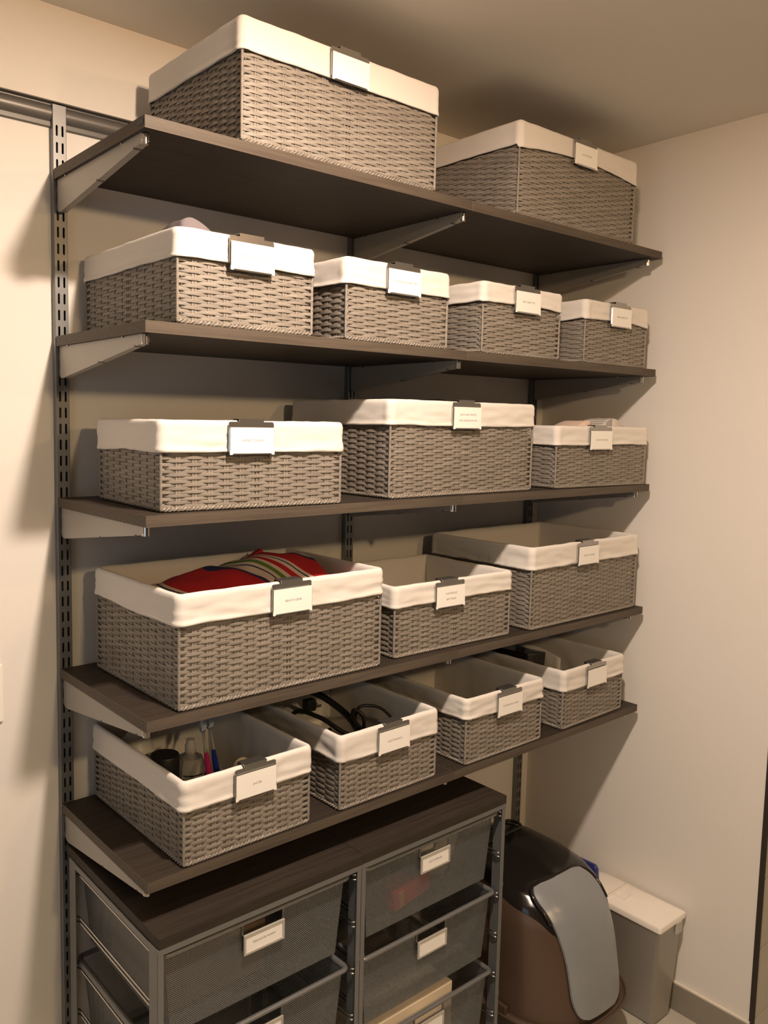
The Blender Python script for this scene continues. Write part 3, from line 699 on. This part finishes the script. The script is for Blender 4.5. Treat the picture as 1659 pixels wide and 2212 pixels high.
# ------------------------------------------------------------------ drawer towers
DZ = -.0861; DYF, DYB = -.431, -.03
for i, (x0, x1) in enumerate(((.005, .4755), (.4765, .937))):
    b = MB(); b.box(0, x1-x0, DYF, DYB, -.0195, 0, .0008); o = b.build('wooden_worktop', 'wood'); o.location = (x0, 0, DZ)
    tag(o, 'dark brown wooden top over the %s drawer tower' % ('left', 'right')[i], 'worktop', 'dark tops of the drawer towers')
def drawer_body(hw, yf, yb, ztop, zbot, cut):
    """mesh walls, tapering inwards to the floor; local x centre 0"""
    b = MB(); ti = .015; tf = .006
    T = [(-hw, yf), (hw, yf), (hw, yb), (-hw, yb)]; B = [(-hw+ti, yf+tf), (hw-ti, yf+tf), (hw-ti, yb-tf), (-hw+ti, yb-tf)]
    def quad(a, bb, c, d): b.face([a[0], bb[0], c[0], d[0]], [a[1], bb[1], c[1], d[1]])
    for s in (1, 2, 3):
        s2 = (s+1) % 4; ax = 1 if s in (1, 3) else 0; L = abs(T[s2][ax]-T[s][ax])
        b.face([(*B[s], zbot), (*B[s2], zbot), (*T[s2], ztop), (*T[s], ztop)], [(0, zbot), (L, zbot), (L, ztop), (0, ztop)])
    b.face([(*q, zbot) for q in B], [q for q in B])
    # front with the hand hole
    x0, x1, zc0 = cut
    def fp(x, z):
        t = (ztop-z)/(ztop-zbot); xx = x*(1 - t*ti/hw) if abs(x) == hw else x
        return (xx, yf+tf*t, z)
    for a, c, z0, z1 in ((-hw, x0, zc0, ztop), (x1, hw, zc0, ztop)):
        b.face([fp(a, z0), fp(c, z0), fp(c, z1), fp(a, z1)], [(a, z0), (c, z0), (c, z1), (a, z1)])
    xs = [-hw, x0, x1, hw]
    for a, c in zip(xs, xs[1:]): b.face([fp(a, zbot), fp(c, zbot), fp(c, zc0), fp(a, zc0)], [(a, zbot), (c, zbot), (c, zc0), (a, zc0)])
    return b
def make_tower(name, label, xa, xb, pa, pb, lev, draws, xc, hw):
    t = thing(name, label, 'drawer unit', ((xa+xb)/2, 0, FL), 0, 'mesh drawer towers'); X = (xa+xb)/2
    def loc(mb):
        mb.v = [(v[0]-X, v[1], v[2]-FL) for v in mb.v]; return mb
    zt_ = DZ-.0197
    for (x0, x1, fx0, fx1) in pa:      # front posts: flange + web
        b = MB(); b.box(fx0, fx1, -.4300, -.4280, FL+.01, zt_, .0004); b.box(x0, x1, -.428, -.398, FL+.01, zt_, .0005); loc(b).build('post', 'metal', t)
        b = MB(); b.box(x0, x1, -.075, -.045, FL+.01, zt_, .0005); loc(b).build('post', 'metal', t)
        
        for ya, yb_ in ((-.430, -.395), (-.078, -.042)): b = MB(); b.box(x0-.002 if x0 < X else x0, x1+.002 if x1 > X else x1, ya, yb_, FL, FL+.01, .002); loc(b).build('foot', 'black_matte', t)
        b = MB(); b.box(x0, x1, -.398, -.075, zt_-.014, zt_-.001, .0005); loc(b).build('side_rail', 'metal', t)
        b = MB(); b.box(x0, x1, -.398, -.075, FL+.04, FL+.052, .0005); loc(b).build('side_rail', 'metal', t)
        for k in (.26, .63): 
            b = MB(); zz = zt_ + (FL-zt_)*k; b.box(fx0-.0004, fx1+.0004, -.4306, -.4275, zz-.012, zz-.001, .0003); loc(b).build('joint_sleeve', 'metal', t)
    b = MB(); b.box(xa, xb, -.4305, -.4265, zt_-.0115, zt_-.0002, .0005); loc(b).build('front_rail', 'metal', t)
    for li in lev:                      # runner rods, both sides
        for s, xi in ((1, pa[0][1]), (-1, pa[1][0])):
            b = MB(); xr = xi + s*.0085
            half = [(xi, -.424), (xr-s*.002, -.424), (xr, -.420), (xr, -.065), (xi, -.060)]
            b.tube([(x_, y_, li+.004) for x_, y_ in half] + [(x_, y_, li-.006) for x_, y_ in half[::-1]], .0019, 8, False, True)
            loc(b).build('runner', 'chrome', t, True, 60)
    for di, (zr, zb, cut, card) in enumerate(draws):
        b = drawer_body(hw, -.413, -.06, zr-.004, zb, (cut-.047-xc, cut+.047-xc, zr-.034))
        b.v = [(v[0]+xc, v[1], v[2]) for v in b.v]; d = loc(b).build('drawer', 'mesh', t)
        rm = MB(); P = rrect(2*hw+.022, .3745, .016, 8, 8, 6); cy = -.2365
        prof = [(-.009, .0), (-.005, .003), (0, .0035), (.003, .001), (.003, -.003), (0, -.005), (-.004, -.003), (-.009, -.004)]
        rm.rings([[(xc+p[0]+p[2]*o, cy+p[1]+p[3]*o, zr+dz) for o, dz in prof] for p in P+[P[0]]], True)
        loc(rm).build('drawer_rim', 'metal', d, True, 60)
        fr = MB(); xl, xr_ = cut-.047, cut+.047
        fr.tube([(xl, -.4145, zr-.004), (xl, -.4137, zr-.030), (xl+.004, -.4135, zr-.034), (xr_-.004, -.4135, zr-.034), (xr_, -.4137, zr-.030), (xr_, -.4145, zr-.004)], .0022, 8)
        loc(fr).build('hand_hole_edge', 'metal', d, True)
        if card is not None:
            h = MB()   # card holder hanging on the hand hole, tipped slightly forward
            zt2, zb2 = zr-.030, zr-.070
            for a0, a1, c0, c1 in ((xl, xr_, zt2-.0045, zt2), (xl, xr_, zb2, zb2+.0045), (xl, xl+.0045, zb2+.0044, zt2-.0044), (xr_-.0045, xr_, zb2+.0044, zt2-.0044)):
                h.box(a0, a1, -.4205, -.4165, c0, c1, .0006)
            h.box(xl+.001, xr_-.001, -.4172, -.4160, zb2+.001, zt2-.001)
            ho = loc(h).build('card_holder', 'frosted_holder', d)
            c = MB(); c.box(xl+.004, xr_-.004, -.4186, -.4173, zb2+.004, zt2-.004); loc(c).build('card', 'card', d)
            if card:
                tb = text_mesh([card], .0062, .01); tb.v = [(v[0]+cut, -.41875, v[2]+(zt2+zb2)/2) for v in tb.v]; loc(tb).build('lettering', 'ink', d)['kind'] = 'stuff'
    return t
M['frosted_holder'] = mat('card_holder_plastic', (.42, .40, .36), .35)
LEV = [-.131-.1028*k for k in range(8)]
LEV = [z for z in LEV if z > FL+.08]
DR = [-.1270, -.3265, -.5290]
make_tower('drawer_tower', 'left grey mesh drawer tower under its dark wooden top', .003, .4716, [(.003, .0055, -.0045+.008, .0145), (.4650, .4675, .4600, .4710)], None, LEV,
           [(DR[0], DR[0]-.165, .235, 'DELICATE WASH'), (DR[1], DR[1]-.165, .235, ''), (DR[2], DR[2]-.165, .235, None)], .2310, .2065)
make_tower('drawer_tower', 'right grey mesh drawer tower beside the domed bin', .474, .937, [(.475, .4775, .4725, .4835), (.9325, .9355, .9245, .9365)], None, LEV,
           [(DR[0], DR[0]-.165, .7065, 'CAT SUPPLIES'), (DR[1], DR[1]-.165, .7045, ''), (DR[2], DR[2]-.165, .7045, '')], .7010, .2065)
# contents seen through the mesh
t = thing('red_packet', 'red packet with yellow print seen through the upper right drawer', 'packet', (.665, -.368, -.250))
b = MB(); b.box(-.062, .062, -.022, .022, -.026, .026, .008); b.build('wrapper', 'red', t)
tb = MB()
for k in range(5): tb.box(-.046, -.030, -.0226, -.0218, -.020+.008*k, -.0155+.008*k)
tb.build('yellow_print', 'yellow', t)['kind'] = 'stuff'
t.rotation_euler = (0, -.12, .05)
t = thing('plastic_bag', 'pale crumpled plastic bag seen through the upper right drawer', 'bag', (.800, -.318, -.285))
b = MB(); b.lathe([(.02, .002), (.05, .02), (.062, .07), (.066, .105), (.05, .125), (.02, .13)], 22); o = b.build('film', 'film', t, True)
for v in o.data.vertices: v.co += Vector((noise.noise(v.co*28), noise.noise(v.co*28+Vector((5, 0, 0))), .3*noise.noise(v.co*30)))*.014; v.co.y *= .8
b = MB(); b.box(-.062, .062, -.04, .04, 0, .028, .006)
o = b.build('dark_box', 'black_matte'); o.location = (.71, -.20, -.288); tag(o, 'dark low box behind the red packet in the upper right drawer', 'box')
t = thing('cream_carton', 'cream carton standing in the lowest right drawer', 'box', (.655, -.245, -.692))
b = MB(); b.box(-.135, .145, -.155, .12, 0, .175, .004); b.build('carton', 'cream', t)
t = thing('brown_carton', 'brown boxes seen dimly through the upper left drawer', 'box', (.16, -.24, -.289))
b = MB(); b.box(-.10, .12, -.12, .12, 0, .105, .004); b.build('carton', 'brown_box', t)

# ------------------------------------------------------------------ domed bin with a smoky flap
BX, BY = 1.212, 0
TAB = [ # z, half width, front y, back y
 (-.705, .194, -.546, -.09), (-.65, .191, -.540, -.092), (-.58, .187, -.530, -.095), (-.52, .183, -.518, -.097), (-.47, .178, -.500, -.10), (-.43, .168, -.474, -.104),
 (-.405, .155, -.442, -.11), (-.385, .131, -.402, -.118), (-.370, .105, -.352, -.132), (-.362, .076, -.308, -.15), (-.3585, .05, -.265, -.18), (-.3575, .01, -.225, -.215)]
def lay(z):
    T = TAB
    if z <= T[0][0]: return T[0][1:]
    for a, b_ in zip(T, T[1:]):
        if z <= b_[0]:
            t = (z-a[0])/(b_[0]-a[0]); return tuple(a[k]+(b_[k]-a[k])*t for k in (1, 2, 3))
    return T[-1][1:]
def hood(th, z, grow=0):
    a, yf, yb = lay(z); n = 2.7; cy = (yf+yb)/2; hb = (yb-yf)/2
    c, s = math.cos(th), math.sin(th)
    x = (a+grow)*math.copysign(abs(c)**(2/n), c); y = cy + (hb+grow)*math.copysign(abs(s)**(2/n), s)
    return Vector((x, y, z+grow*.8*max(0, (z+.44)/.08)))
t = thing('domed_bin', 'bronze plastic domed bin with a glossy black top and smoky grey flap', 'bin', (BX, 0, FL))
def bl(b): b.v = [(v[0], v[1], v[2]-FL) for v in b.v]; return b
NT = 96; THS = [2*PI*k/NT for k in range(NT)]
ZL = [-.705+.345*(1-(1-k/44)**1.8) for k in range(45)]
b = MB(); b.rings([[hood(th, z) for th in THS] for z in ZL if z < -.368], True, False, True); bl(b).build('hood', 'bronze', t, True, 60)
def zb(th):
    z = -.40
    for _ in range(6):
        p = hood(th, z); y = p.y
        z = -.385 + .27*(y+.2)
        fr = sst(-.42, -.53, y); z -= .040*fr*sst(.20, .12, abs(p.x)); z = min(z, -.378)
    return z
b = MB(); rows_ = []
for k in range(22):
    s = k/21; rows_.append([hood(th, zb(th)+(-.3576-zb(th))*s, .0022) for th in THS])
low = [hood(th, zb(th), -.001) for th in THS]
b.rings([low]+rows_, True, False, True); bl(b).build('black_top', 'black_plastic', t, True, 60)
# the flap: a smooth shell standing proud of the front
prof = [(-.372, -.372), (-.400, -.3865), (-.424, -.398), (-.446, -.412), (-.468, -.432), (-.486, -.456), (-.500, -.484), (-.511, -.515), (-.520, -.55), (-.527, -.59), (-.534, -.63), (-.540, -.665), (-.543, -.69)]
def flap_pt(x, sidx, lift):
    i = min(int(sidx), len(prof)-2); q = sidx-i
    y = prof[i][0]*(1-q)+prof[i+1][0]*q; z = prof[i][1]*(1-q)+prof[i+1][1]*q
    dy, dz = prof[i+1][0]-prof[i][0], prof[i+1][1]-prof[i][1]; L = math.hypot(dy, dz); ny, nz = dz/L, -dy/L
    a, yf, yb = lay(z); hb = (yb-yf)/2; n = 2.7
    drop = hb*(1-(1-min(.98, abs(x)/max(a, .13))**n)**(1/n))
    dome = 1 - .25*(abs(x)/.105)**2
    return (x, y+drop*.8+ny*lift*dome, z-drop*.08+nz*lift*dome)
b = MB(); NS = 40; NX = 26; top = []; S0, S1 = 1.45, 11.85
def halfw(s):
    q = (s-S0)/(S1-S0); hwid = .107-.012*sst(.2, .8, q)
    e = min(q, 1-q); rr = .22
    if e < rr: hwid *= math.sqrt(max(0, 1-((rr-e)/rr)**2))*.45+.55 if e > .015 else .55+.45*math.sqrt(max(0, 1-((rr-e)/rr)**2))
    return hwid
def grid(lift):
    return [[flap_pt(-.014-.008*sst(.35, 0, i/NS)+halfw(S0+(S1-S0)*i/NS)*(-1+2*j/NX), S0+(S1-S0)*i/NS, lift) for j in range(NX+1)] for i in range(NS+1)]
g1, g0 = grid(.0165), grid(.0085)
b.rings(g1, False); b.rings(g0, False)
edge = lambda g: [g[0][j] for j in range(NX+1)] + [g[i][NX] for i in range(1, NS+1)] + [g[NS][j] for j in range(NX-1, -1, -1)] + [g[i][0] for i in range(NS-1, 0, -1)]
b.rings([edge(g1), edge(g0)], True); bl(b).build('flap', 'smoke', t, True, 50)
g2 = grid(.008); ed = edge(g2); ne = len(ed); sel = [ed[(k-14) % ne] for k in range(NX+1+28)]
b = MB(); b.tube([Vector(p)+Vector(((p[0]+.014)*.07, 0, .004)) for p in sel], .0052, 8); bl(b).build('flap_rim', 'black_plastic', t, True)
# base pan with its overhanging lip
P = [hood(th, -.705, .004) for th in THS]
b = MB(); c0 = Vector((0, -.318, 0))
def ring_at(z, g): return [Vector((p.x*(1+g/.2), c0.y+(p.y-c0.y)*(1+g/.23), z)) for p in P]
b.rings([ring_at(FL+.001, -.022), ring_at(FL+.006, -.016), ring_at(-.72, .004), ring_at(-.712, .010), ring_at(-.706, .010), ring_at(-.702, .006), ring_at(-.702, -.004)], True, True, True); bl(b).build('base_pan', 'bronze_dark', t, True, 50)
b = MB(); b.tube(ring_at(-.706, .0115), .0032, 8, False, True); bl(b).build('pan_lip', 'chrome_bronze' if 'chrome_bronze' in M else 'bronze', t, True)
b = MB(); b.tube([(p[0], p[1]-.195, -.3565) for p in rrect(.17, .05, .022, 6, 3, 6)], .0045, 8, False, True); bl(b).build('handle_rim', 'black_matte', t, True)
for sx in (-1, 1):
    b = MB(); zz = -.700; b.box(sx*.199-.006, sx*.199+.006, -.40, -.34, zz-.014, zz+.018, .003); bl(b).build('latch', 'bronze_dark', t)

# ------------------------------------------------------------------ white lidded container and blue bag
t = thing('pet_food_container', 'translucent grey plastic container with a white flip lid against the right wall', 'container', (1.524, -.415, FL))
def rr4(hx, hy, rad, z, cx=0, cy=0, n=6, rb=None):
    P = []; rb = rb or rad
    for sx, sy, a0, q in ((-1, -1, PI, rad), (1, -1, 1.5*PI, rad), (1, 1, 0, rb), (-1, 1, PI/2, rb)):
        for k in range(n+1): a = a0+PI/2*k/n; P.append((cx+sx*(hx-q)+q*math.cos(a), cy+sy*(hy-q)+q*math.sin(a), z))
    return P
b = MB(); H = .288
b.rings([rr4(.044, .125, .014, .001), rr4(.048, .129, .014, .006), rr4(.064, .142, .010, H, rb=.048), rr4(.066, .144, .010, H+.002, rb=.049), rr4(.066, .144, .010, H+.006, rb=.049), rr4(.061, .139, .008, H+.006, rb=.045), rr4(.045, .126, .014, .010)], True, True, True)
b.build('body', 'frosted', t, True, 50)
b = MB(); b.rings([rr4(.067, .1455, .006, H+.002, rb=.05), rr4(.0695, .148, .007, H+.004, rb=.052), rr4(.0695, .148, .007, H+.018, rb=.052), rr4(.067, .1455, .006, H+.021, rb=.05)], True, True, True); b.build('lid', 'white_plastic', t, True, 50)
b = MB()
for z0, k in ((H+.021, 1), (H+.0245, .95)):
    pass
def flap2(k, z): return [(x*k*.060, .030 + (yy)*k, z) for x, yy in [(-1, 0), (1, 0)] + [(math.cos(a), .045+.055*math.sin(a)) for a in [PI*j/14 for j in range(15)]]]
b.rings([flap2(1, H+.0205), flap2(1, H+.0245), flap2(.95, H+.026)], True, False, True); b.build('pour_flap', 'white_plastic', t, True, 50)
b = MB(); b.box(-.060, .060, .024, .029, H+.020, H+.0255, .001); b.box(-.022, -.018, -.010, .022, H+.020, H+.0235, .0008); b.box(.018, .022, -.010, .022, H+.020, H+.0235, .0008); b.box(-.022, .022, -.014, -.010, H+.020, H+.0235, .0008); b.build('hinge', 'white_plastic', t)
b = MB(); b.box(.020, .048, -.1500, -.1425, H-.030, H+.004, .002); b.build('latch', 'frosted', t)
b = MB(); b.box(-.044, .044, -.12, .12, .012, .17, .01); b.build('kibble_fill', 'brown_box', t)['label'] = 'dark contents showing through the container'
t = thing('navy_bag', 'navy blue bag with a gold round emblem between the domed bin and the wall', 'bag', (1.440, -.245, FL))
b = MB(); b.rings([rr4(.008, .125, .006, .001), rr4(.013, .132, .008, .03), rr4(.013, .132, .008, .368), rr4(.008, .130, .005, .400), rr4(.004, .124, .003, .410)], True, True, True); o = b.build('sack', 'blue_bag', t, True, 60)
b = MB(); b.rings([[(-.0135+(rr*.9*math.sin(a)+.018)*.156-.0006*k, -.066+rr*math.cos(a), .386+rr*.9*math.sin(a)) for a in [2*PI*j/20 for j in range(20)]] for k, rr in ((0, .0135), (1, .0125))], True, True, True); b.build('emblem', 'gold', t)
